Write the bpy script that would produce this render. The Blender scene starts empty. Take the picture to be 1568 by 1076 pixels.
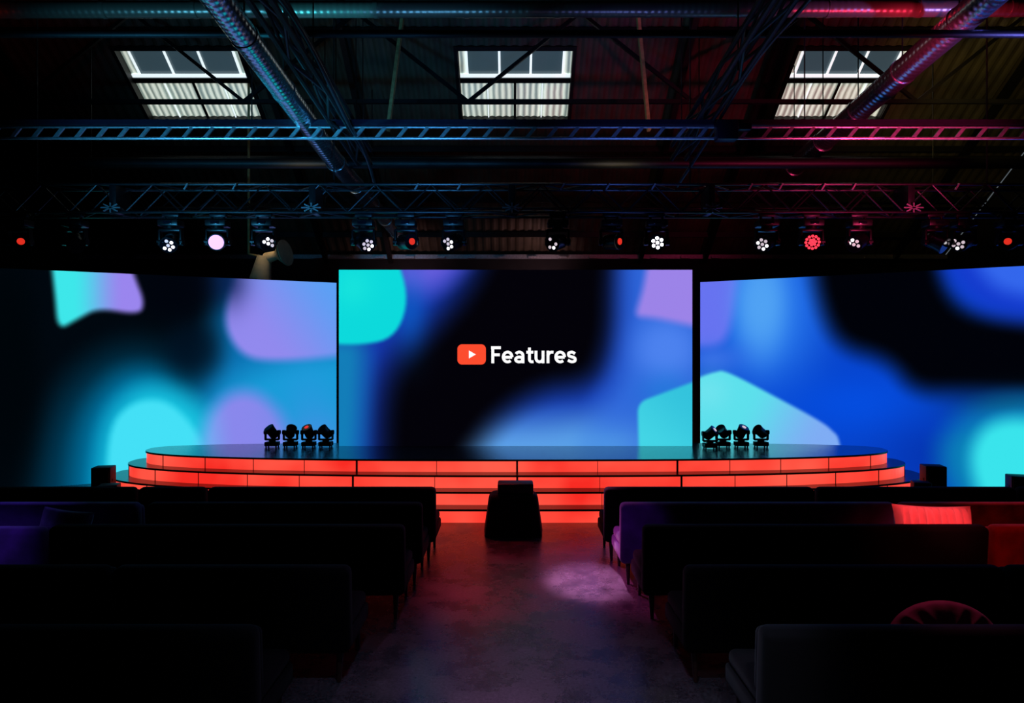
import bpy, bmesh, math, random
import numpy as np
from mathutils import Vector, Matrix
random.seed(4)
scene=bpy.context.scene
try:
    scene.view_settings.view_transform='Standard'; scene.view_settings.look='None'
except Exception: pass
F=1045.0; CH=2.5
def PX(px,d): return (px-784)*d/F
def PZ(py,d): return CH-(py-538)*d/F
def lin(c):
    return tuple(((v/255)/12.92 if v/255<=.04045 else ((v/255+.055)/1.055)**2.4) for v in c)
# ---------------- materials
def mat(name,col,rough=.5,metal=0,noise=0,nscale=8,bump=0,em=None,ems=0,sheen=0,spec=.5,rvar=0,ior=None,bdist=.02):
    m=bpy.data.materials.new(name); m.use_nodes=True; nt=m.node_tree; b=nt.nodes['Principled BSDF']
    c=lin(col)+(1,)
    b.inputs['Base Color'].default_value=c; b.inputs['Roughness'].default_value=rough; b.inputs['Metallic'].default_value=metal
    b.inputs['Specular IOR Level'].default_value=spec
    if ior: b.inputs['IOR'].default_value=ior
    if sheen: b.inputs['Sheen Weight'].default_value=sheen
    if em: b.inputs['Emission Color'].default_value=lin(em)+(1,); b.inputs['Emission Strength'].default_value=ems
    if noise or bump or rvar:
        tc=nt.nodes.new('ShaderNodeTexCoord'); n=nt.nodes.new('ShaderNodeTexNoise'); n.inputs['Scale'].default_value=nscale; n.inputs['Detail'].default_value=8
        nt.links.new(tc.outputs['Object'],n.inputs['Vector'])
        if noise:
            r=nt.nodes.new('ShaderNodeValToRGB'); r.color_ramp.elements[0].position=.3; r.color_ramp.elements[1].position=.7
            r.color_ramp.elements[0].color=tuple(v*(1-noise) for v in c[:3])+(1,); r.color_ramp.elements[1].color=tuple(min(1,v*(1+noise)) for v in c[:3])+(1,)
            nt.links.new(n.outputs['Fac'],r.inputs['Fac']); nt.links.new(r.outputs['Color'],b.inputs['Base Color'])
        if bump:
            bp=nt.nodes.new('ShaderNodeBump'); bp.inputs['Strength'].default_value=bump; bp.inputs['Distance'].default_value=bdist
            nt.links.new(n.outputs['Fac'],bp.inputs['Height']); nt.links.new(bp.outputs['Normal'],b.inputs['Normal'])
        if rvar:
            mr=nt.nodes.new('ShaderNodeMapRange'); mr.inputs['To Min'].default_value=rough-rvar; mr.inputs['To Max'].default_value=rough+rvar
            nt.links.new(n.outputs['Fac'],mr.inputs['Value']); nt.links.new(mr.outputs['Result'],b.inputs['Roughness'])
    return m
M={}
def concrete():
    m=mat('polished_concrete',(92,88,92),.42,spec=.9); nt=m.node_tree; b=nt.nodes['Principled BSDF']
    tc=nt.nodes.new('ShaderNodeTexCoord')
    n1=nt.nodes.new('ShaderNodeTexNoise'); n1.inputs['Scale'].default_value=1.9; n1.inputs['Detail'].default_value=12; n1.inputs['Roughness'].default_value=.72
    n2=nt.nodes.new('ShaderNodeTexNoise'); n2.inputs['Scale'].default_value=38; n2.inputs['Detail'].default_value=5; n2.inputs['Roughness'].default_value=.85
    for n in (n1,n2): nt.links.new(tc.outputs['Object'],n.inputs['Vector'])
    r1=nt.nodes.new('ShaderNodeValToRGB'); r1.color_ramp.elements[0].position=.32; r1.color_ramp.elements[1].position=.68
    r1.color_ramp.elements[0].color=lin((62,58,64))+(1,); r1.color_ramp.elements[1].color=lin((106,102,108))+(1,)
    r2=nt.nodes.new('ShaderNodeValToRGB'); r2.color_ramp.elements[0].position=.4; r2.color_ramp.elements[1].position=.62
    r2.color_ramp.elements[0].color=(.22,.22,.22,1); r2.color_ramp.elements[1].color=(1.0,1.0,1.0,1)
    mx=nt.nodes.new('ShaderNodeMix'); mx.data_type='RGBA'; mx.blend_type='MULTIPLY'; mx.inputs['Factor'].default_value=1
    nt.links.new(n1.outputs['Fac'],r1.inputs['Fac']); nt.links.new(n2.outputs['Fac'],r2.inputs['Fac'])
    nt.links.new(r1.outputs['Color'],mx.inputs['A']); nt.links.new(r2.outputs['Color'],mx.inputs['B']); nt.links.new(mx.outputs['Result'],b.inputs['Base Color'])
    mr=nt.nodes.new('ShaderNodeMapRange'); mr.inputs['From Min'].default_value=.3; mr.inputs['From Max'].default_value=.7; mr.inputs['To Min'].default_value=.16; mr.inputs['To Max'].default_value=.4
    nt.links.new(n1.outputs['Fac'],mr.inputs['Value']); nt.links.new(mr.outputs['Result'],b.inputs['Roughness'])
    bp=nt.nodes.new('ShaderNodeBump'); bp.inputs['Strength'].default_value=.25; bp.inputs['Distance'].default_value=.004
    nt.links.new(n2.outputs['Fac'],bp.inputs['Height']); nt.links.new(bp.outputs['Normal'],b.inputs['Normal'])
    return m
M['floor']=concrete()
M['roof']=mat('corrugated_roof',(72,66,50),.6,.2,.35,2)
M['wall']=mat('dark_wall',(22,20,20),.9,0,.3,3)
M['steel']=mat('painted_steel',(18,17,18),.5,.3,.3,9)
M['truss']=mat('aluminium_truss',(185,188,194),.36,.7,.2,20)
M['dtruss']=mat('black_truss',(40,40,44),.35,.6,.2,20)
M['chord']=mat('black_powder_coat',(34,26,44),.4,.3,.2,20)
M['black']=mat('matt_black',(12,12,13),.55,0,.2,10)
M['fix']=mat('fixture_plastic',(16,16,18),.35,0,.2,10)
M['timber']=mat('timber',(160,130,78),.7,0,.3,12,.2)
M['cloth']=mat('black_cloth',(7,7,8),.9,0,.3,20,.3)
M['sofa']=mat('black_velvet',(7,6,8),.85,0,.3,5,.15,sheen=.02,spec=.1)
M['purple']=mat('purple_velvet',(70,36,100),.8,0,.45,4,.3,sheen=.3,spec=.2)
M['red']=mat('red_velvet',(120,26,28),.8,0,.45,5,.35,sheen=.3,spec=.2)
M['grey']=mat('grey_velvet',(18,18,21),.8,0,.3,4,.15,sheen=.12,spec=.2)
M['leg']=mat('dark_wood_leg',(60,34,28),.35,0,.3,20)
M['stage']=mat('glossy_stage_deck',(92,104,112),.1,.6,.5,26,.5,spec=.8,bdist=.008)
M['step']=mat('step_tread',(14,12,14),.25,0,.2,9,.1)
M['nosing']=mat('step_nosing',(22,6,6),.4,0,.2,6)
M['led_w']=mat('white_led',(255,250,250),.3,em=(255,245,250),ems=2.6)
M['led_w2']=mat('warm_white_led',(255,250,250),.3,em=(235,215,225),ems=.75)
M['led_w3']=mat('bright_white_led',(255,250,250),.3,em=(255,250,255),ems=9)
M['led_p']=mat('violet_led',(200,150,255),.3,em=(236,185,255),ems=1.25)
M['led_r']=mat('red_led',(255,60,70),.3,em=(255,60,80),ems=1.4)
M['led_dimr']=mat('dim_red_led',(200,30,30),.3,em=(235,50,35),ems=.9)
M['lens']=mat('lens_glass',(20,24,34),.08,0,.1,5,spec=.9)
M['cream']=mat('cream_enamel',(210,190,150),.5,0,.15,6)
M['pinkp']=mat('coral_cushion',(255,165,165),.85,0,.1,9,.2,sheen=.4)
M['mauve']=mat('mauve_cushion',(190,80,120),.85,0,.2,9,.2,sheen=.3)
M['darkp']=mat('dark_cushion',(90,84,120),.85,0,.6,9,.2,sheen=.3)
M['white']=mat('screen_white',(255,255,255),.5,em=(255,255,255),ems=1)
M['logo']=mat('screen_logo_red',(250,75,45),.5,em=(252,76,46),ems=1)
M['pane']=mat('skylight_glass',(50,62,68),.2,em=(48,66,74),ems=.95)  # glass glows by itself in place of sky behind it
M['bar']=mat('skylight_glowing_frame',(230,240,240),.5,em=(228,240,242),ems=1.05)  # frame bars glow to imitate daylight on them
def duct_mat(name,col,metal=.95,rough=.33):
    m=mat(name,col,rough,metal); nt=m.node_tree; b=nt.nodes['Principled BSDF']
    tc=nt.nodes.new('ShaderNodeTexCoord'); w=nt.nodes.new('ShaderNodeTexWave'); w.inputs['Scale'].default_value=3.2; w.bands_direction='Y' if 'long' in name else 'X'
    w.inputs['Distortion'].default_value=0; bp=nt.nodes.new('ShaderNodeBump'); bp.inputs['Strength'].default_value=.15; bp.inputs['Distance'].default_value=.02
    nt.links.new(tc.outputs['Object'],w.inputs['Vector']); nt.links.new(w.outputs['Fac'],bp.inputs['Height']); nt.links.new(bp.outputs['Normal'],b.inputs['Normal'])
    return m
M['ductl']=duct_mat('spiral_duct_long',(200,202,206),.97,.24); M['ductc']=duct_mat('spiral_duct_cross',(150,118,100),.6)
def corr():
    m=mat('translucent_sheet',(200,210,200),.6); nt=m.node_tree; b=nt.nodes['Principled BSDF']  # sheet glows in stripes in place of daylight coming through
    tc=nt.nodes.new('ShaderNodeTexCoord'); w=nt.nodes.new('ShaderNodeTexWave'); w.inputs['Scale'].default_value=2.2; w.bands_direction='X'; w.inputs['Distortion'].default_value=1.2
    r=nt.nodes.new('ShaderNodeValToRGB'); r.color_ramp.elements[0].color=lin((112,124,112))+(1,); r.color_ramp.elements[1].color=lin((218,226,210))+(1,)
    nt.links.new(tc.outputs['Object'],w.inputs['Vector']); nt.links.new(w.outputs['Fac'],r.inputs['Fac']); nt.links.new(r.outputs['Color'],b.inputs['Emission Color']); b.inputs['Emission Strength'].default_value=.85
    return m
M['sheet']=corr()
def riser():
    m=mat('glowing_red_acrylic',(160,20,15),.35); nt=m.node_tree; b=nt.nodes['Principled BSDF']
    tc=nt.nodes.new('ShaderNodeTexCoord'); n=nt.nodes.new('ShaderNodeTexNoise'); n.inputs['Scale'].default_value=.9; n.inputs['Detail'].default_value=2
    r=nt.nodes.new('ShaderNodeValToRGB'); r.color_ramp.elements[0].position=.3; r.color_ramp.elements[1].position=.7
    r.color_ramp.elements[0].color=lin((240,42,34))+(1,); r.color_ramp.elements[1].color=lin((255,90,72))+(1,)
    nt.links.new(tc.outputs['Object'],n.inputs['Vector']); nt.links.new(n.outputs['Fac'],r.inputs['Fac']); nt.links.new(r.outputs['Color'],b.inputs['Emission Color']); b.inputs['Emission Strength'].default_value=1.08
    return m
M['riser']=riser()

# ---------------- mesh builder
class B:
    def __init__(s): s.v=[];s.f=[];s.m=[];s.mats=[]
    def mi(s,k):
        if k not in s.mats: s.mats.append(k)
        return s.mats.index(k)
    def add(s,vs,fs,k):
        o=len(s.v); s.v.extend([tuple(v) for v in vs]); i=s.mi(k)
        for f in fs: s.f.append(tuple(a+o for a in f)); s.m.append(i)
    def addbm(s,bm,k):
        bm.verts.index_update(); s.add([v.co[:] for v in bm.verts],[[v.index for v in f.verts] for f in bm.faces],k); bm.free()
    def box(s,c,size,k,bev=0,rot=None,seg=2,top=None):
        bm=bmesh.new(); bmesh.ops.create_cube(bm,size=1)
        for v in bm.verts:
            v.co=Vector((v.co.x*size[0],v.co.y*size[1],v.co.z*size[2]))
        if bev: bmesh.ops.bevel(bm,geom=bm.edges[:],offset=bev,segments=seg,profile=.5,affect='EDGES')
        mt=Matrix.Translation(c)
        if rot is not None: mt=mt@(rot if isinstance(rot,Matrix) else Matrix.Rotation(rot[1],4,rot[0]))
        bm.transform(mt); s.addbm(bm,k)
    def tube(s,a,b,r,k,seg=8,r2=None,cap=True):
        a=Vector(a);b=Vector(b); r2=r if r2 is None else r2; d=(b-a).normalized()
        u=d.cross(Vector((0,0,1)) if abs(d.z)<.9 else Vector((1,0,0))).normalized(); w=d.cross(u)
        vs=[];fs=[]
        for p,rr in((a,r),(b,r2)):
            for i in range(seg):
                t=2*math.pi*i/seg; vs.append(p+(u*math.cos(t)+w*math.sin(t))*rr)
        for i in range(seg): j=(i+1)%seg; fs.append((i,j,seg+j,seg+i))
        if cap: fs.append(tuple(range(seg))[::-1]); fs.append(tuple(range(seg,2*seg)))
        s.add(vs,fs,k)
    def beam(s,a,b,w,h,k):
        a=Vector(a);b=Vector(b);d=b-a
        s.box((a+b)/2,(w,h,d.length),k,rot=d.to_track_quat('Z','Y').to_matrix().to_4x4())
    def build(s,name,smooth=True):
        me=bpy.data.meshes.new(name); me.from_pydata(s.v,[],s.f)
        for k in s.mats: me.materials.append(M[k])
        me.polygons.foreach_set('material_index',s.m)
        if smooth:
            me.shade_smooth()
            try: me.set_sharp_from_angle(angle=math.radians(40))
            except Exception: pass
        me.update(); ob=bpy.data.objects.new(name,me); scene.collection.objects.link(ob); return ob

# ---------------- room shell
XW=13.0; XI=12.85; YB=20.5; YF=-2.5; YR=9.0; SL=.687
def roofz(y): return 9.13+(15-y)*SL if y>=YR else 9.13+(15-YR)*SL-(YR-y)*SL
b=B(); b.box((0,(YB+YF)/2,-.1),(2*XW+.4,YB-YF+.4,.2),'floor'); b.build('floor')
ZE=roofz(YB)
b=B(); b.box((0,YB+.1,ZE/2),(2*XW,.2,ZE),'wall'); b.build('wall_back')
b=B(); b.box((0,YF-.1,ZE/2),(2*XW,.2,ZE),'wall'); b.build('wall_front')
for sx,n in((-1,'wall_left'),(1,'wall_right')):
    b=B(); x0=sx*XW; x1=sx*(XW+.2); pr=[(YF,0),(YB,0),(YB,ZE),(YR,roofz(YR)),(YF,roofz(YF))]
    vs=[(x0,y,z) for y,z in pr]+[(x1,y,z) for y,z in pr]
    b.add(vs,[(0,1,2,3,4),(9,8,7,6,5)]+[(i,5+i,5+(i+1)%5,(i+1)%5) for i in range(5)],'wall'); b.build(n,False)
SKY=[(-8.72,-6.02),(-1.2,1.34),(6.3,8.85)]; SY0,SY1=15.0,16.5
b=B(); st=.06; nx=int(2*XW/st)
ys=[YF,3,YR,12,SY0,SY1,18.5,YB+.1]
vs=[];fs=[]
for j,y in enumerate(ys):
    for i in range(nx+1):
        x=-XW+i*st; vs.append((x,y,roofz(y)+.028*math.sin(2*math.pi*x/.24)))
for j in range(len(ys)-1):
    for i in range(nx):
        xc=-XW+(i+.5)*st
        if ys[j]==SY0 and any(a<xc<c for a,c in SKY): continue
        o=j*(nx+1)+i; fs.append((o,o+1,o+nx+2,o+nx+1))
b.add(vs,fs,'roof'); b.build('ceiling',False)
def skylight(a,c,idx):
    b=B(); h=.18
    def P(x,y,o=0): return (x,y+o*.566,roofz(y)+o*.824)
    def strip(x0,x1,y0,y1,o,k,t=.02):
        vs=[P(x0,y0,o),P(x1,y0,o),P(x1,y1,o),P(x0,y1,o),P(x0,y0,o+t),P(x1,y0,o+t),P(x1,y1,o+t),P(x0,y1,o+t)]
        b.add(vs,[(0,1,2,3),(7,6,5,4),(0,4,5,1),(1,5,6,2),(2,6,7,3),(3,7,4,0)],k)
    strip(a-.05,c+.05,SY0-.05,SY1+.05,h,'pane')
    w=c-a
    strip(a,a+.16,SY0,15.62,h-.03,'sheet'); strip(c-.16,c,SY0,15.62,h-.03,'sheet')
    n=60; vs=[];fs=[]
    for j,y in enumerate((15.74,SY1)):
        for i in range(n+1):
            x=a+w*i/n; vs.append(P(x,y,h-.04+.02*math.sin(i*math.pi/2)))
    for i in range(n): fs.append((i,i+1,n+2+i,n+1+i))
    b.add(vs,fs,'sheet')
    strip(a,c,15.56,15.63,h-.06,'bar')
    for t in (.07,.36,.64,.93): strip(a+w*t-.026,a+w*t+.026,SY0,15.6,h-.05,'bar')
    strip(a,c,SY0,SY0+.02,h-.05,'bar')
    strip(a,c,15.63,15.73,h-.1,'steel'); strip(a,c,16.14,16.2,h-.1,'steel'); strip(a+w*.5-.03,a+w*.5+.03,15.7,SY1,h-.1,'steel')
    for t in (.25,.75): strip(a+w*t-.012,a+w*t+.012,15.7,SY1,h-.09,'bar')
    strip(a-.08,a,SY0-.08,SY1+.08,-.06,'steel',.28); strip(c,c+.08,SY0-.08,SY1+.08,-.06,'steel',.28)
    strip(a,c,SY0-.08,SY0,-.06,'steel',.28); strip(a,c,SY1,SY1+.08,-.06,'steel',.28)
    b.build('window_%d'%idx,False)
for i,(a,c) in enumerate(SKY): skylight(a,c,i+1)

# roof structure
b=B()
for y in (6,7.5,9,10.5,11.8,13.1,14.55,17.1,18.5,19.6):
    b.beam((-XI,y,roofz(y)-.12),(XI,y,roofz(y)-.12),.07,.14,'steel')
b.build('roof_purlins',False)
b=B()
for xx in (-11.2,-5.5,-3.6,3.8,5.7,11.3):
    b.beam((xx,YF+.2,roofz(YF+.2)-.3),(xx,YR,roofz(YR)-.3),.12,.2,'steel'); b.beam((xx,YR,roofz(YR)-.3),(xx,YB-.2,roofz(YB-.2)-.3),.12,.2,'steel')
b.build('roof_rafters',False)
b=B()
for (y,zt,zb) in ((14.0,9.45,7.62),):
    b.beam((-XI,y,zt),(XI,y,zt),.1,.12,'steel'); b.beam((-XI,y,zb),(XI,y,zb),.08,.08,'steel')
    x=-12.4; k=0
    while x<XI-2.3:
        z0,z1=(zb,zt) if k%2 else (zt,zb)
        b.beam((x,y,z0),(x+2.3,y,z1),.06,.07,'steel'); x+=2.3; k+=1
b.build('lattice_girder',False)
b=B()
for x0,x1 in ((-2.0,-2.4),(2.35,2.65)):
    b.beam((x0,13.2,PZ(0,13.2)+.6),(x1,13.2,PZ(200,13.2)),.13,.06,'timber')
b.build('timber_brace',False)
b=B(); b.beam((-XI,20.2,5.3),(XI,20.2,5.3),.1,.12,'truss')
x=-12
while x<12: b.box((x,20.1,5.27),(.25,.08,.06),'truss'); x+=.9
b.build('eaves_beam',False)
b=B(); b.tube((-XI,12.9,PZ(250,12.9)),(XI,12.9,PZ(250,12.9)),.1,'steel',16); b.tube((-XI,9,PZ(52,9)),(XI,9,PZ(52,9)),.05,'steel',12)
b.tube((-XI,16.5,PZ(242,16.5)),(XI,16.5,PZ(242,16.5)),.05,'steel',12)
b.build('overhead_pipes')

# ducts
def duct(name,pts,r,k):
    b=B()
    for a,c in zip(pts[:-1],pts[1:]):
        a=Vector(a);c=Vector(c); b.tube(a,c,r,k,32); L=(c-a).length;n=int(L/1.3);d=(c-a).normalized()
        for i in range(n+1):
            p=a+d*(L*i/max(1,n)); b.tube(p-d*.035,p+d*.035,r*1.07,k,32)
            b.tube(p+Vector((0,0,r)),(p.x,p.y,min(roofz(p.y)-.35,p.z+6)),.01,'steel',6)
    b.build(name)
duct('air_duct',[(-3.2,2.5,6.72),(-3.2,12.4,5.93),(-3.15,18.6,5.75)],.165,'ductl')
duct('air_duct',[(6.25,4.0,7.6),(6.2,15.0,6.55)],.2,'ductl')
duct('air_duct',[(-XI,10.2,PZ(16,10.2)),(XI,10.2,PZ(12,10.2))],.12,'ductc')

# ---------------- lighting trusses
def ladder(b,a,c,h,r,k,step=.35,slant=.5):
    a=Vector(a);c=Vector(c);u=Vector((0,0,1));d=(c-a);L=d.length;d.normalize()
    b.tube(a,c,r,k); b.tube(a+u*h,c+u*h,r*.7,k)
    t=0
    while t<L-step*slant:
        b.beam(a+d*t,a+d*(t+step*slant)+u*h,.03,.05,k); t+=step
def boxtruss(b,a,c,w,h,r,k,step=.5):
    a=Vector(a);c=Vector(c);d=(c-a);L=d.length;d.normalize(); side=d.cross(Vector((0,0,1))).normalized()*w; up=Vector((0,0,h))
    for s in (-.5,.5):
        for q in (0,1): b.tube(a+side*s+up*q,c+side*s+up*q,r,k)
        t=0;i=0
        while t<L-step+.01:
            p=a+d*t;qv=a+d*(t+step)
            b.tube(p+side*s+up*(i%2),qv+side*s+up*((i+1)%2),r*.6,k,6); t+=step;i+=1
    t=0;i=0
    while t<L-step+.01:
        for q in (0,1):
            b.tube(a+d*t+side*(.5 if i%2 else -.5)+up*q,a+d*(t+step)+side*(-.5 if i%2 else .5)+up*q,r*.6,k,6)
        t+=step;i+=1
b=B(); z0=PZ(212,10.5)
ladder(b,(-11,10.5,z0),(11,10.5,z0),.17,.022,'truss',.33,.42)
b.beam((-11,10.5,z0+.235),(11,10.5,z0+.235),.12,.075,'chord')
for x in (-8,-4,4.5,8.5): b.tube((x,10.5,z0+.2),(x,10.5,roofz(10.5)-.2),.01,'steel',6)
b.box((3.25,10.36,z0+.07),(.32,.2,.3),'chord',.02); b.box((3.52,10.36,z0+.12),(.2,.15,.1),'dtruss',.02)
b.build('ladder_truss')
b=B(); z1=PZ(325,11.3)
boxtruss(b,(-11,11.5,z1),(11,11.5,z1),.42,.46,.022,'dtruss',.46)
for x in (-6.6,-3.3,0,3.3,6.6):
    b.box((x,11.5,z1+.23),(.12,.46,.46),'dtruss',.02)
    for k in range(4):
        t=k*math.pi/4; b.beam((x-.16*math.cos(t),11.22,z1+.06-.08*math.sin(t)),(x+.16*math.cos(t),11.22,z1+.06+.08*math.sin(t)),.02,.02,'truss')
for x in (-5.4,-4.6,-1.6,-.9,.8,1.55,2.3,3.9,4.4,5.1,5.6,7.3):  # short bright slivers stand in for reflections on the truss
    b.beam((x,11.24,z1+.36),(x+.06,11.24,z1+.46),.025,.025,'truss')
for x in (-8,-3,3,8): b.tube((x,11.5,z1+.4),(x,11.5,roofz(11.5)-.2),.012,'steel',6)
b.build('lighting_truss')
b=B(); boxtruss(b,(-11,14.6,PZ(322,14.6)),(11,14.6,PZ(322,14.6)),.4,.5,.026,'dtruss',.55)
for x in (-9,-4,4,9): b.tube((x,14.6,5.6),(x,14.6,roofz(14.6)-.2),.012,'steel',6)
b.build('lighting_truss')
b=B(); boxtruss(b,(-2.62,3,6.42),(-2.62,12.1,5.82),.24,.24,.035,'steel',.9)
for y in (5,9,12): b.tube((-2.62,y,6),(-2.62,y,roofz(y)-.2),.01,'steel',6)
b.build('longitudinal_truss')
b=B(); boxtruss(b,(3.0,3,6.75),(2.95,12.1,5.9),.24,.24,.035,'steel',.9)
for y in (5,9,12): b.tube((2.98,y,6.2),(2.98,y,roofz(y)-.2),.01,'steel',6)
b.build('longitudinal_truss')
def cable(pts,r,k,name='power_cable'):
    cu=bpy.data.curves.new(name,'CURVE'); cu.dimensions='3D'; cu.bevel_depth=r; sp=cu.splines.new('BEZIER'); sp.bezier_points.add(len(pts)-1)
    for p,q in zip(sp.bezier_points,pts): p.co=q; p.handle_left_type=p.handle_right_type='AUTO'
    cu.materials.append(M[k]); o=bpy.data.objects.new(name,cu); scene.collection.objects.link(o)
cable([(-2.4,4,6.4),(-2.42,6,6.15),(-2.44,8,6.2),(-2.4,10,5.85),(-2.42,11.4,5.72),(-2.4,12,5.4)],.03,'dtruss')
cable([(3.2,5,6.6),(3.2,7,6.3),(3.2,9,6.3),(3.1,11.2,5.8),(2.9,12,5.4)],.025,'dtruss')

# ---------------- moving heads
def head(loc,axis,led,scale=1,hang=True,name='moving_head_light',cells=7):
    b=B(); s=1 if not hang else -1; ax=Vector(axis).normalized()
    b.box((0,0,-.26*s),(.34,.26,.11),'fix',.02); b.box((0,-.135,-.26*s),(.14,.01,.05),'lens',.003)
    b.tube((0,0,-.21*s),(0,0,-.17*s),.09,'fix',20)
    b.box((0,0,-.15*s),(.36,.1,.05),'fix',.015)
    for q in (-1,1):
        b.box((q*.175,0,-.03*s),(.04,.11,.26),'fix',.015); b.tube((q*.14,0,.04*s),(q*.21,0,.04*s),.06,'fix',16)
    if hang:
        for q in (-.1,.1): b.tube((q,0,.30),(q,0,.40),.022,'dtruss',8)
        b.box((0,0,.4),(.28,.07,.06),'dtruss',.015)
    else:
        for q in (-1,1):
            for w in(-1,1): b.tube((q*.13,w*.09,-.315),(q*.13,w*.09,-.34),.02,'fix',8)
    c=Vector((0,0,.04*s))
    b.tube(c-ax*.17,c-ax*.12,.07,'fix',24,.115); b.tube(c-ax*.12,c+ax*.06,.115,'fix',24,.125); b.tube(c+ax*.06,c+ax*.15,.125,'fix',24,.135); b.tube(c+ax*.15,c+ax*.165,.138,'fix',24)
    for k in range(4): b.tube(c-ax*(.1-.03*k),c-ax*(.09-.03*k),.124,'fix',24)
    f=c+ax*.166; b.tube(f,f+ax*.004,.122,'lens',24)
    u=ax.cross(Vector((0,0,1))).normalized(); w=ax.cross(u)
    if led:
        if cells==1: b.tube(f,f+ax*.012,.118,led,28)
        elif cells==2: b.tube(f,f+ax*.012,.055,led,28)
        else:
            a0=random.uniform(0,1)
            pts=[(0,0)]+[(.076*math.cos(i*math.pi/3+a0),.076*math.sin(i*math.pi/3+a0)) for i in range(6)]; r=.027
            if cells>7: pts+= [(.1*math.cos(i*math.pi/6),.1*math.sin(i*math.pi/6)) for i in range(12)]; pts=[(p[0]*(.6 if i<7 else 1),p[1]*(.6 if i<7 else 1)) for i,p in enumerate(pts)]; r=.023
            for i,p in enumerate(pts):
                q=f+u*p[0]+w*p[1]; kk=led
                if led=='led_w' and cells==7: kk=random.choice(['led_w','led_w','led_w2','led_w2','lens'])
                b.tube(q,q+ax*.012,r,kk,12)
    o=b.build(name); o.location=loc; o.scale=(scale,)*3; return o
Yh=11.3
def hang(px,py,led,cells=7,axis=None,sc=1.0):
    ax=axis or (-PX(px,Yh)*.12+random.choice((-.7,-.5,.5,.7)),-1,-.5+random.uniform(-.15,.15))
    head((PX(px,Yh),Yh,z1-.45*sc),ax,led,sc,True,'moving_head_light',cells)
for px in (262,404,557,695,854,1174,1315,1475): hang(px,370,'led_w')
hang(1005,370,'led_w3',7,(-.1,-1,-.25))
hang(334,372,'led_p',1,(.25,-1,-.2)); hang(1242,368,'led_r',19,(-.3,-1,-.2))
for px,a in ((30,.9),(622,.9),(936,1.0),(1545,-.9)): hang(px,370,'led_dimr',2,(a,-1,-.1))
for px in (115,1432): hang(px,370,None,7,(.5,-.6,-.5))
for i,px in enumerate((417,445,473,499,1087,1107,1135,1165)):
    d=12.2 if i!=4 else 12.0
    ax=[(-.5,-.5,.9),(.4,-.6,.8),(-.2,-.5,.8),(-.5,-.6,.7),(.6,-.4,.6),(-.6,-.5,.6),(.3,-.5,.9),(-.8,-.4,.6)][i]
    head((PX(px,d),d,.8+.34*.68),ax,'led_dimr' if i==2 else ('led_w2' if i in(4,6) else None),.68,False,'moving_head_light',2)

# ---------------- stage
def sup(cx,cy,a,bf,bb,n=160,e=2.5):
    pts=[]
    for i in range(n):
        t=2*math.pi*i/n-math.pi/2+1e-6; c=math.cos(t);s_=math.sin(t)
        x=a*math.copysign(abs(c)**(2/e),c); y=(bf if s_<0 else bb)*math.copysign(abs(s_)**(2/e),s_); pts.append((cx+x,cy+y))
    return pts
b=B(); cx=.08
for k in range(4):
    off=.267*k; zt=.8-.2*k; P=sup(cx,12.0,6.42+off,1.23+off,.75); n=len(P); zb=zt-.2
    Po=sup(cx,12.0,6.42+off+.015,1.23+off+.02,.765)
    b.add([(x,y,zt-.03) for x,y in P]+[(x,y,zb) for x,y in P],[(i,n+i,n+(i+1)%n,(i+1)%n) for i in range(n)],'riser')
    b.add([(x,y,zt) for x,y in Po],[tuple(range(n))],'stage' if k==0 else 'step')
    b.add([(x,y,zt) for x,y in Po]+[(x,y,zt-.03) for x,y in Po]+[(x,y,zt-.03) for x,y in P],[(i,n+i,n+(i+1)%n,(i+1)%n) for i in range(n)]+[(n+i,2*n+i,2*n+(i+1)%n,n+(i+1)%n) for i in range(n)],'nosing')
    for sgn in (1,-1):
        L=0; prev=Vector(P[0]); nxt=0; cnt=0
        for i in range(1,n//2):
            q=Vector(P[(sgn*i)%n]); dl=(q-prev).length
            while nxt<=L+dl and nxt<8.4:
                t=(nxt-L)/dl if dl else 0; p=prev.lerp(q,t); dd=(q-prev).normalized(); ang=math.atan2(dd.y,dd.x)
                big=(cnt in (0,2))
                b.box((p.x,p.y-.003,(zt-.03+zb)/2),(.03 if big else .007,.02,.17),'nosing',rot=('Z',ang))
                nxt+=1.27 if cnt<2 else .85; cnt+=1
            L+=dl; prev=q
b.build('tiered_stage',False)

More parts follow.
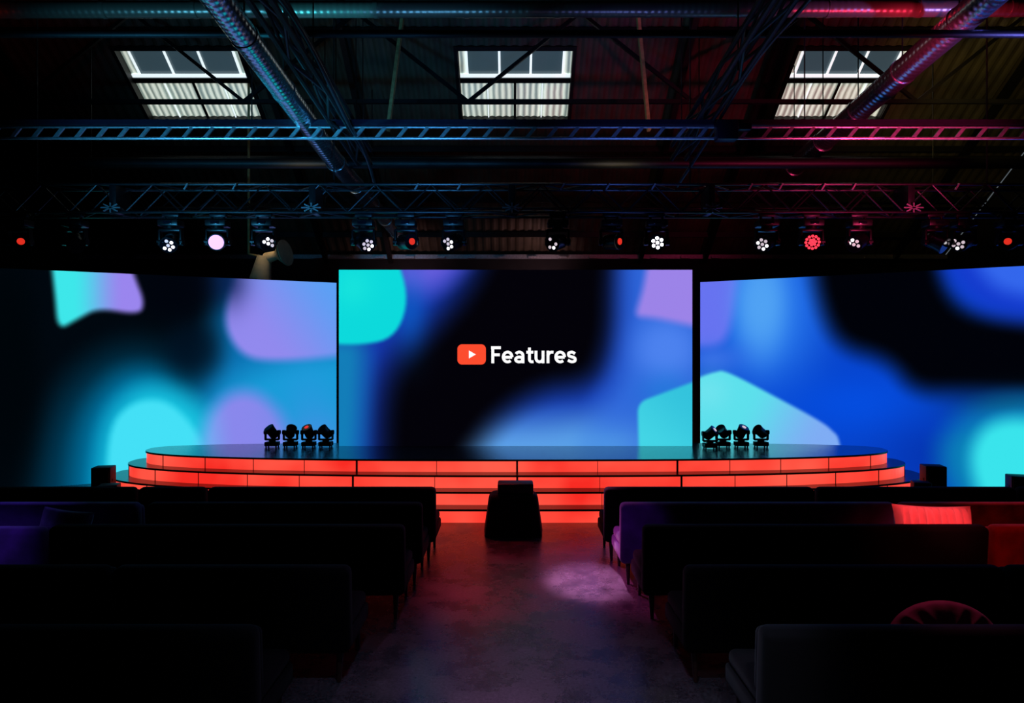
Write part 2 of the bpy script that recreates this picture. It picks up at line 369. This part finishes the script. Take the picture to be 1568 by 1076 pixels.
# ---------------- screens
def smooth(t): t=np.clip(t,0,1); return t*t*(3-2*t)
class Art:
    def __init__(s,X,Y,base,bounds): s.X=X;s.Y=Y;s.C=np.zeros(X.shape+(3,))+np.array(base,float); s.bd=bounds
    def rnd(s,pts,k):
        out=[];n=len(pts);x0,x1,y0,y1=s.bd
        for i in range(n):
            p=np.array(pts[i],float)
            if not(x0<p[0]<x1 and y0<p[1]<y1): out.append(tuple(p)); continue
            a=p+(np.array(pts[i-1])-p)*k; c=p+(np.array(pts[(i+1)%n])-p)*k
            for t in np.linspace(0,1,7): out.append(tuple(a*(1-t)**2+2*p*t*(1-t)+c*t*t))
        return out
    def mix(s,al,col):
        al=al[...,None]; s.C=s.C*(1-al)+np.array(col,float)*al
    def g(s,cx,cy,rx,ry,col,a=1,rot=0,p=2):
        t=math.radians(rot);dx=s.X-cx;dy=s.Y-cy;u=(dx*math.cos(t)+dy*math.sin(t))/rx;v=(-dx*math.sin(t)+dy*math.cos(t))/ry
        s.mix(a*np.exp(-(u*u+v*v)**(p/2)),col)
    def sd(s,pts):
        d=np.full(s.X.shape,1e9); ins=np.zeros(s.X.shape,bool); n=len(pts)
        for i in range(n):
            x0,y0=pts[i];x1,y1=pts[(i+1)%n];ex,ey=x1-x0,y1-y0
            if ex*ex+ey*ey<1e-9: continue
            t=np.clip(((s.X-x0)*ex+(s.Y-y0)*ey)/(ex*ex+ey*ey),0,1); d=np.minimum(d,np.hypot(s.X-x0-t*ex,s.Y-y0-t*ey))
            if ey!=0:
                c=((y0>s.Y)!=(y1>s.Y))&(s.X<ex*(s.Y-y0)/ey+x0); ins^=c
        return np.where(ins,-d,d)
    def p(s,pts,col,soft=5,rad=0,a=1,col2=None,ax=None,k=.48):
        al=a*(1-smooth((s.sd(s.rnd(pts,k))-rad+soft)/(2*soft)))
        if col2 is not None:
            (xa,ya),(xb,yb)=ax; t=smooth(((s.X-xa)*(xb-xa)+(s.Y-ya)*(yb-ya))/((xb-xa)**2+(yb-ya)**2))[...,None]
            c=np.array(col,float)*(1-t)+np.array(col2,float)*t; al=al[...,None]; s.C=s.C*(1-al)+c*al
        else: s.mix(al,col)
def art_left(X,Y):
    A=Art(X,Y,(1,7,14),(-200,515,412,741))
    A.p([(50,800),(70,660),(115,580),(190,535),(270,550),(330,520),(345,440),(400,380),(560,380),(560,800)],(0,62,92),55)
    A.p([(350,380),(330,500),(320,600),(270,640),(280,800),(560,800),(560,380)],(10,108,172),42)
    A.p([(300,640),(370,560),(560,530),(560,800),(310,800)],(22,152,210),40)
    A.p([(115,800),(125,650),(180,575),(250,570),(310,620),(300,800)],(0,124,172),38)
    A.p([(150,800),(155,650),(210,590),(270,595),(330,640),(330,800)],(24,190,218),30)
    A.p([(164,800),(164,655),(205,612),(262,612),(318,680),(330,800)],(66,218,240),9)
    A.p([(300,800),(305,650),(350,598),(400,600),(448,650),(448,800)],(134,132,230),20,col2=(100,186,240),ax=((365,680),(290,690)))
    A.g(470,600,45,50,(34,150,215),.6); A.g(485,690,50,60,(84,136,226),.75)
    A.g(265,440,75,50,(1,4,12),1,p=4); A.g(295,535,45,45,(1,14,30),.8,p=3)
    A.p([(375,380),(352,440),(342,500),(372,548),(430,554),(560,542),(560,380)],(142,134,232),10,0,col2=(88,156,238),ax=((400,520),(520,430)))
    A.g(350,430,30,40,(8,25,70),.75)
    A.p([(78,380),(86,450),(90,503),(118,487),(150,470),(214,480),(219,460),(205,425),(190,380)],(60,225,228),7,2,col2=(150,130,232),ax=((110,450),(190,450)),k=.45)
    A.g(10,560,55,200,(0,4,8),.9,p=4)
    return A.C
def art_mid(X,Y):
    A=Art(X,Y,(3,2,8),(519,1060,413,682))
    A.p([(480,380),(740,380),(712,440),(660,500),(610,540),(582,600),(578,720),(480,720)],(20,52,165),42)
    A.p([(600,360),(740,360),(690,430),(640,455),(600,440)],(100,90,214),30)
    A.p([(480,515),(562,515),(558,600),(552,720),(480,720)],(18,122,180),30)
    A.g(628,475,26,60,(10,96,196),.6)
    A.p([(480,360),(602,380),(628,455),(606,518),(550,529),(480,524)],(12,212,214),5,0,k=.5)
    A.g(540,440,30,30,(30,228,216),.5)
    A.p([(690,760),(740,660),(820,598),(910,588),(938,520),(940,420),(950,360),(1100,360),(1100,760)],(22,60,172),36,col2=(90,156,226),ax=((850,600),(850,688)))
    A.p([(955,340),(958,560),(900,640),(900,760),(1100,760),(1100,340)],(46,100,212),34)
    A.g(1020,535,50,50,(76,128,234),.95,p=3)
    A.g(930,685,70,40,(84,156,226),.75)
    A.g(1020,600,40,30,(30,122,214),.6)
    A.p([(998,360),(1100,360),(1100,508),(1010,488),(972,484),(985,440)],(152,128,226),9,0,k=.3)
    A.p([(976,616),(1100,570),(1100,760),(980,760)],(66,208,224),4,0,col2=(50,190,215),ax=((985,690),(1060,600)),k=.12)
    return A.C
def art_right(X,Y):
    A=Art(X,Y,(6,64,196),(1072,1800,405,743))
    A.g(1175,470,90,130,(36,112,228),1,p=3); A.g(1320,620,120,50,(4,76,220),.9)
    A.g(1440,700,90,60,(4,50,170),.9)
    A.p([(1040,380),(1138,380),(1122,500),(1100,535),(1040,530)],(100,112,234),12); A.g(1165,465,42,85,(80,160,238),.95,p=3)
    A.g(1090,548,45,22,(60,112,226),.8)
    A.p([(1238,360),(1255,470),(1285,530),(1360,550),(1400,600),(1480,600),(1700,612),(1700,480),(1520,490),(1450,460),(1430,360)],(1,2,8),28)
    A.p([(1430,360),(1460,440),(1530,490),(1760,505),(1760,360)],(20,58,200),30)
    A.p([(1480,360),(1500,420),(1550,456),(1760,465),(1760,360)],(50,100,230),22)
    A.g(1560,620,90,25,(5,48,80),.9); A.p([(1430,700),(1465,640),(1540,612),(1640,615),(1700,700),(1640,800),(1480,800)],(10,124,180),34)
    A.p([(1480,700),(1505,650),(1560,636),(1620,656),(1640,710),(1600,790),(1505,780)],(56,222,230),20)
    A.p([(1040,590),(1085,572),(1110,566),(1260,646),(1288,672),(1290,820),(1040,820)],(90,218,230),4,0,col2=(124,168,238),ax=((1130,630),(1250,690)),k=.3)
    A.g(1085,600,30,30,(120,225,235),.5)
    return A.C
def emis():
    m=bpy.data.materials.new('led_wall_content'); m.use_nodes=True; nt=m.node_tree; nt.nodes.clear()
    o=nt.nodes.new('ShaderNodeOutputMaterial'); e=nt.nodes.new('ShaderNodeEmission'); a=nt.nodes.new('ShaderNodeAttribute'); a.attribute_name='artwork'
    nt.links.new(a.outputs['Color'],e.inputs['Color']); nt.links.new(e.outputs[0],o.inputs[0]); e.inputs['Strength'].default_value=1.06; return m
M['screen']=emis()
def screen(p0,p1,zb,zt,art,nu,nv,name='led_screen'):
    p0=Vector(p0);p1=Vector(p1); U=np.linspace(0,1,nu+1);V=np.linspace(0,1,nv+1); uu,vv=np.meshgrid(U,V)
    x=p0.x+(p1.x-p0.x)*uu; y=p0.y+(p1.y-p0.y)*uu; z=zb+(zt-zb)*vv
    C=art(784+x/y*F,538-(z-CH)/y*F)/255.0; C=np.where(C<=.04045,C/12.92,((C+.055)/1.055)**2.4)
    b=B(); vs=np.stack([x,y,z],-1).reshape(-1,3); fs=[]
    for j in range(nv):
        for i in range(nu): o=j*(nu+1)+i; fs.append((o,o+1,o+nu+2,o+nu+1))
    b.add(vs,fs,'screen'); N=len(vs)
    d=(p1-p0).normalized(); nrm=Vector((-d.y,d.x)); ang=math.atan2(d.y,d.x); L=(p1-p0).length; c=(p0+p1)/2+nrm*.075
    b.box((c.x,c.y,(zb+zt)/2),(L,.13,zt-zb),'black',rot=('Z',ang))
    if zb<.1:
        for t in (.1,.35,.65,.9):
            q=p0.lerp(p1,t)+nrm*.15; r=q+nrm*.9
            b.tube((q.x,q.y,zt-.4),(r.x,r.y,0.02),.025,'dtruss'); b.tube((q.x,q.y,.04),(r.x,r.y,.04),.025,'dtruss')
    ob=b.build(name,False); at=ob.data.color_attributes.new('artwork','FLOAT_COLOR','POINT')
    col=np.ones((len(b.v),4)); col[:N,:3]=C.reshape(-1,3); at.data.foreach_set('color',col.ravel()); return ob
dm=12.28
mid=screen((PX(519,dm),dm),(PX(1060,dm),dm),.8,PZ(413,dm),art_mid,300,150)
screen((-10.6,14.93-.489*(10.6-3.84)),(-3.84,14.93),0,4.0,art_left,330,190)
screen((4.08,14.79),(10.6,14.79-.575*(10.6-4.08)),0,4.0,art_right,330,190)
b=B(); b.box((-3.4,15.2,2),(1.2,.08,4),'cloth'); b.box((3.6,15.05,2),(1.1,.08,4),'cloth'); b.build('masking_drape',False)
def catmull(pts,n=8):
    P=[pts[0]]+list(pts)+[pts[-1]]; out=[]
    for i in range(1,len(P)-2):
        for k in range(n):
            t=k/n; out.append(tuple(.5*((2*P[i][j])+(-P[i-1][j]+P[i+1][j])*t+(2*P[i-1][j]-5*P[i][j]+4*P[i+1][j]-P[i+2][j])*t*t+(-P[i-1][j]+3*P[i][j]-3*P[i+1][j]+P[i+2][j])*t**3) for j in (0,1)))
    out.append(pts[-1]); return out
def arc(cx,cy,rx,ry,a0,a1,n=20): return [(cx+rx*math.cos(math.radians(a0+(a1-a0)*i/n)),cy+ry*math.sin(math.radians(a0+(a1-a0)*i/n))) for i in range(n+1)]
G={'F':(16.5,[[(2.6,0),(2.6,26)],[(0,23.8),(15,23.8)],[(2.6,13),(13.4,13)]]),
 'e':(18.6,[arc(8.8,9.6,6.7,7.5,-2,312),[(2.6,9.2),(15.6,9.2)]]),
 'a':(18.2,[arc(8,11.5,5.7,5.6,150,0)+[(13.7,0)],arc(8,5.8,5.6,3.7,0,360)]),
 't':(12.6,[[(5.4,24),(5.4,8)]+arc(9.2,6.2,3.8,4.0,180,270,8)+[(11.6,2.4)],[(0.6,16.9),(11.4,16.9)]]),
 'u':(18.4,[[(2.8,19.2),(2.8,8.5)]+arc(8.2,8.0,5.4,5.8,180,360,14)+[(13.6,19.2)],[(13.6,12),(13.6,0)]]),
 'r':(12.6,[[(2.8,0),(2.8,19.2)],arc(8.8,11.0,6,6,180,82,10)+[(11.2,16.8)]]),
 's':(15,[catmull([(12.8,14.6),(8.6,17),(3.4,15.6),(3.6,11.6),(8,9.8),(12.6,7.8),(12.6,3.6),(7.6,2.3),(2,4.8)],6)])}
b=B(); W=2.2; x=752
def w2(px,py,o): return (PX(px,dm),dm-.006-o,PZ(556-py,dm))
lay=0
for ch in 'Features':
    adv,sts=G[ch]
    for st_ in sts:
        lay+=1; o=.0004*(lay%3); n=len(st_); vs=[]
        for i,(px,py) in enumerate(st_):
            a=st_[max(0,i-1)];c=st_[min(n-1,i+1)]; dx,dy=c[0]-a[0],c[1]-a[1]; l=math.hypot(dx,dy) or 1; nx_,ny_=-dy/l*W,dx/l*W
            vs+=[w2(x+px+nx_,py+ny_,o),w2(x+px-nx_,py-ny_,o)]
        b.add(vs,[(2*i,2*i+1,2*i+3,2*i+2) for i in range(n-1)],'white')
    x+=adv
o=b.build('slide_title_text',False); o.parent=mid
b=B(); x0,x1,z0_,z1_=PX(700.5,dm),PX(744,dm),PZ(558,dm),PZ(527,dm); r=.085; vs=[]
for cxx,czz,a0 in ((x1-r,z1_-r,0),(x0+r,z1_-r,90),(x0+r,z0_+r,180),(x1-r,z0_+r,270)):
    for i in range(9): a=math.radians(a0+i*90/8); vs.append((cxx+r*math.cos(a),dm-.005,czz+r*math.sin(a)))
b.add(vs,[tuple(range(len(vs)))],'logo')
xc=(x0+x1)/2; zc=(z0_+z1_)/2; b.add([(xc-.05,dm-.008,zc+.072),(xc-.05,dm-.008,zc-.072),(xc+.075,dm-.008,zc)],[(0,1,2)],'white')
o=b.build('play_button_graphic',False); o.parent=mid

# ---------------- sofas
def sofa(xa,xb,y,k,h=.88,name='bench_sofa'):
    if xa>xb: xa,xb=xb,xa
    b=B(); w=xb-xa; c=(xa+xb)/2
    rk=Matrix.Rotation(math.radians(4),4,'X')
    b.box((c,y+.1,(h+.22)/2),(w,.16,h-.22),k,.055,rot=rk,seg=4)
    b.box((c,y+.46,.29),(w-.02,.66,.14),k,.03,seg=3)
    n=max(1,round(w/1.1)); cw=(w-.04)/n
    for i in range(n):
        b.box((xa+.02+cw*(i+.5),y+.47,.405),(cw-.008,.6,.12),k,.045,seg=4)
        b.box((xa+.02+cw*(i+.5),y+.215,.62),(cw-.01,.12,.42),k,.045,seg=3,rot=rk)
    b.tube((xa+.05,y+.03,h-.06),(xb-.05,y+.03,h-.06),.007,k,6)
    nl=3 if w>2.2 else 2
    for i in range(nl):
        lx=xa+.09+(w-.18)*i/(nl-1)
        for yy,dy in ((y+.12,-.03),(y+.7,.02)): b.tube((lx,yy,.23),(lx,yy+dy,0),.028,'leg',10,.016)
    b.build(name)
R=[(8.08,.88),(7.25,.88),(6.3,.88),(5.08,.88),(3.94,.88)]
spec=[
 (0,[(-.91,-3.62,'sofa'),(-3.66,-4.45,'sofa'),(-4.49,-7.6,'sofa'),(1.10,3.6,'sofa'),(3.64,6.0,'sofa'),(6.04,8.4,'sofa')]),
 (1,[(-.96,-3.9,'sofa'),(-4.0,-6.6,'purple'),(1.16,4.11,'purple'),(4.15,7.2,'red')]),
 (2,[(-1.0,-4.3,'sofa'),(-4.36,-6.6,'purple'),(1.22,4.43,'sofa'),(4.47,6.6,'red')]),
 (3,[(-1.22,-3.0,'sofa'),(-3.04,-5.4,'sofa'),(1.3,3.7,'sofa'),(3.74,6.0,'sofa')]),
 (4,[(-1.5,-3.2,'sofa'),(-3.24,-5.4,'sofa'),(1.46,3.9,'grey'),(3.94,6,'sofa')])]
for r_,ls in spec:
    for a,c,k in ls: sofa(a,c,R[r_][0],k,R[r_][1]-(.02 if (r_==2 and a<-4) else 0))
def cushion(loc,w,h,t,k,rot,rib=False,name='throw_cushion',rnd=False):
    b=B(); n=48; vs=[];fs=[]
    for s in (1,-1):
        for j in range(n+1):
            for i in range(n+1):
                u=i/n*2-1;v=j/n*2-1
                if rnd:
                    r=max(abs(u),abs(v)); l=math.hypot(u,v) or 1; u2,v2=u/l*r,v/l*r; th=math.sqrt(max(0,1-r**2.4))
                    th*=1-.3*abs(math.sin(8*math.atan2(v2,u2)))*r
                else:
                    th=((1-u**4)*(1-v**4))**.5; f=1-.07*(1-u*u*v*v)*(max(abs(u),abs(v))**6); u2,v2=u*f,v*f
                    if rib: th*=1+.28*math.sin(u*34)
                vs.append((u2*w/2,s*th*t/2,v2*h/2))
    m=(n+1)**2
    for q in range(2):
        for j in range(n):
            for i in range(n):
                o=q*m+j*(n+1)+i; f=(o,o+1,o+n+2,o+n+1); fs.append(f if q==0 else f[::-1])
    b.add(vs,fs,k); o=b.build(name); o.location=loc; o.rotation_euler=rot
cushion((4.13,6.7,.73),.78,.52,.2,'pinkp',(-.16,.03,0),True)
cushion((2.73,4.32,.665),.72,.5,.16,'mauve',(-.16,0,0),rnd=True)
cushion((-4.4,6.7,.71),.5,.48,.18,'darkp',(-.2,.12,0))

# ---------------- aisle monitor under cloth
b=B()
prof=[(.0,.40,.30),(.06,.395,.29),(.30,.365,.25),(.46,.345,.22),(.52,.33,.2),(.55,.29,.17)]
n=32;vs=[];fs=[]
for z,hx,hy in prof:
    for i in range(n):
        t=2*math.pi*i/n;c=math.cos(t);s_=math.sin(t);rr=1+.03*math.sin(9*t)*(1-z/.6)
        vs.append((math.copysign(abs(c)**.45,c)*hx*rr,math.copysign(abs(s_)**.45,s_)*hy*rr,z))
for j in range(len(prof)-1):
    for i in range(n): fs.append((j*n+i,j*n+(i+1)%n,(j+1)*n+(i+1)%n,(j+1)*n+i))
fs.append(tuple(range((len(prof)-1)*n,len(prof)*n))); b.add(vs,fs,'cloth')
b.box((.03,.02,.6),(.49,.3,.18),'black',.02); b.box((.03,.175,.6),(.43,.01,.13),'lens',.003)
o=b.build('confidence_monitor'); o.location=(PX(786,9.4),9.45,0)
def speaker(x,y,w,h,rot=0):
    b=B(); b.box((0,0,h/2+.01),(w,w*.9,h-.02),'black',.015)
    b.box((0,-w*.46,h/2),(w*.84,.012,h*.84),'fix',.004)
    for k in range(2): b.tube((0,-w*.465,h*(.3+.4*k)),(0,-w*.48,h*(.3+.4*k)),w*(.32-.1*k),'fix',20)
    for q in (-1,1):
        b.box((q*w*.5,0,h*.7),(.015,.12,.04),'steel',.004)
        for s_ in (-1,1): b.tube((q*w*.4,s_*w*.35,.0),(q*w*.4,s_*w*.35,.02),.02,'fix',8)
    o=b.build('floor_speaker'); o.location=(x,y,0); o.rotation_euler=(0,0,rot)
speaker(-6.4,10.7,.28,.7,.2); speaker(-6.08,10.3,.27,.5,.3); speaker(6.6,10.7,.3,.72,-.2); speaker(6.2,10.35,.24,.53,-.3); speaker(7.95,10.7,.3,.56,-.3)
b=B(); d=15.6; x=PX(412,d); zc=PZ(402,d)
b.tube((PX(381,d),d,zc+.2),(PX(381,d),d,roofz(d)-.1),.03,'timber',8); b.tube((PX(381,d),d,zc+.2),(x,d,zc+.1),.025,'timber',8)
b.tube((x-.1,d,zc+.14),(x-.2,d,zc-.4),.16,'cream',24,.24); b.tube((x-.05,d,zc+.1),(x+.22,d-.1,zc+.16),.13,'cream',20,.1)
b.tube((x+.22,d-.1,zc+.16),(x+.42,d-.16,zc+.2),.1,'cream',24,.3); b.tube((x+.42,d-.16,zc+.2),(x+.44,d-.165,zc+.204),.3,'cream',24)
b.build('pendant_floodlight')

# ---------------- lights
def spot(loc,tgt,col,P,ang=40,blend=.6,r=.1,name='show_and_fill_spot'):  # serves show lamps and unseen fills added for brightness
    l=bpy.data.lights.new(name,'SPOT'); l.energy=P; l.color=lin(col); l.spot_size=math.radians(ang); l.spot_blend=blend; l.shadow_soft_size=r
    o=bpy.data.objects.new(name,l); scene.collection.objects.link(o); o.location=loc; o.rotation_euler=(Vector(tgt)-Vector(loc)).to_track_quat('-Z','Y').to_euler()
spot((.5,11.0,4.2),(.86,7.5,0),(238,150,228),3000,12,1,.1)
spot((-1.2,11.0,4.6),(1.2,7.3,0),(255,90,200),1500,15,1)
spot((-.5,11,4.2),(-.3,8.0,0),(255,30,60),360,30,1)
spot((0,2.4,6.5),(0,4.2,0),(165,180,225),560,40,1.0)
spot((0,10.6,5.3),(0,6,0),(190,120,190),200,40,1.0)
spot((-5,11,4.3),(-5.6,6.3,.8),(110,60,255),500,26,.8)
spot((-3.8,3.6,3.6),(-5.1,6.3,.7),(140,110,255),320,22,.9)
spot((5.2,11,4.3),(5.6,6.6,.8),(255,50,40),500,26,.8)
spot((3.2,4.2,3.6),(4.13,6.7,.78),(255,100,110),470,13,.6)  # unseen spot added to brighten the coral cushion
spot((5.8,3.8,3.6),(5.2,6.4,.6),(255,70,50),130,26,.9)
spot((3.4,3.8,3.6),(4.0,6.3,.7),(255,50,40),220,26,1)
spot((-.2,4,3.5),(1.2,7.3,.5),(180,80,255),150,14,.8)
spot((2.6,5.6,3.4),(2.73,4.32,.9),(255,120,170),50,20,.9)
spot((1.2,1.6,4.0),(1.4,4.3,.4),(200,200,225),90,16,.9)  # unseen spot added to lift the grey sofa
spot((-5.6,15.0,5.3),(-5.5,15.6,4.6),(255,220,170),12,60,.9)
# unseen spots added in midair to brighten rigging, ducts, roof and eaves
spot((-6,7.5,3.6),(-5,10.5,5.8),(70,190,255),520,80,.9,.3)
spot((-1.5,8.2,3.6),(-1.8,10.5,5.8),(70,170,255),420,75,.9,.3)
spot((6.6,7.8,3.8),(6,10.5,5.7),(255,60,120),1000,66,.9,.3)
spot((2,8.6,3.6),(2,10.5,5.8),(90,130,255),190,60,.9,.3)
spot((-4.4,9.2,5.2),(-3.2,9.6,6.2),(50,210,255),420,70,.9,.06)
spot((4.9,9.5,5.6),(6.2,10,7.0),(255,50,100),330,60,.9,.06)
spot((7.4,8.5,5.8),(6.3,9.5,7.1),(120,120,255),380,60,.9,.06)
spot((-8,8,5),(-9,10.2,7.5),(255,70,50),60,60,.9,.3)
spot((8.5,12,6.6),(10.5,15.5,8.5),(255,225,130),170,90,1,.5)
spot((-4,12.2,5.6),(-4,15.5,8.7),(255,230,170),22,110,1,.5)
spot((2,12.2,5.6),(2,15.5,8.7),(255,230,170),28,110,1,.5)
spot((1,19.2,4.5),(0.6,20.3,5.25),(255,190,200),34,130,.8,.1)
spot((-3,19.2,4.5),(-3.2,20.3,5.25),(255,190,200),22,130,.8,.1)
w=bpy.data.worlds.new('World'); scene.world=w; w.use_nodes=True; w.node_tree.nodes['Background'].inputs[0].default_value=(.3,.36,.4,1); w.node_tree.nodes['Background'].inputs[1].default_value=.3
cam=bpy.data.cameras.new('Camera'); cam.lens=24; cam.sensor_width=36; cam.sensor_fit='HORIZONTAL'; co_=bpy.data.objects.new('Camera',cam); scene.collection.objects.link(co_)
co_.location=(0,0,CH); co_.rotation_euler=(math.pi/2,0,0); scene.camera=co_
cam.clip_start=.05
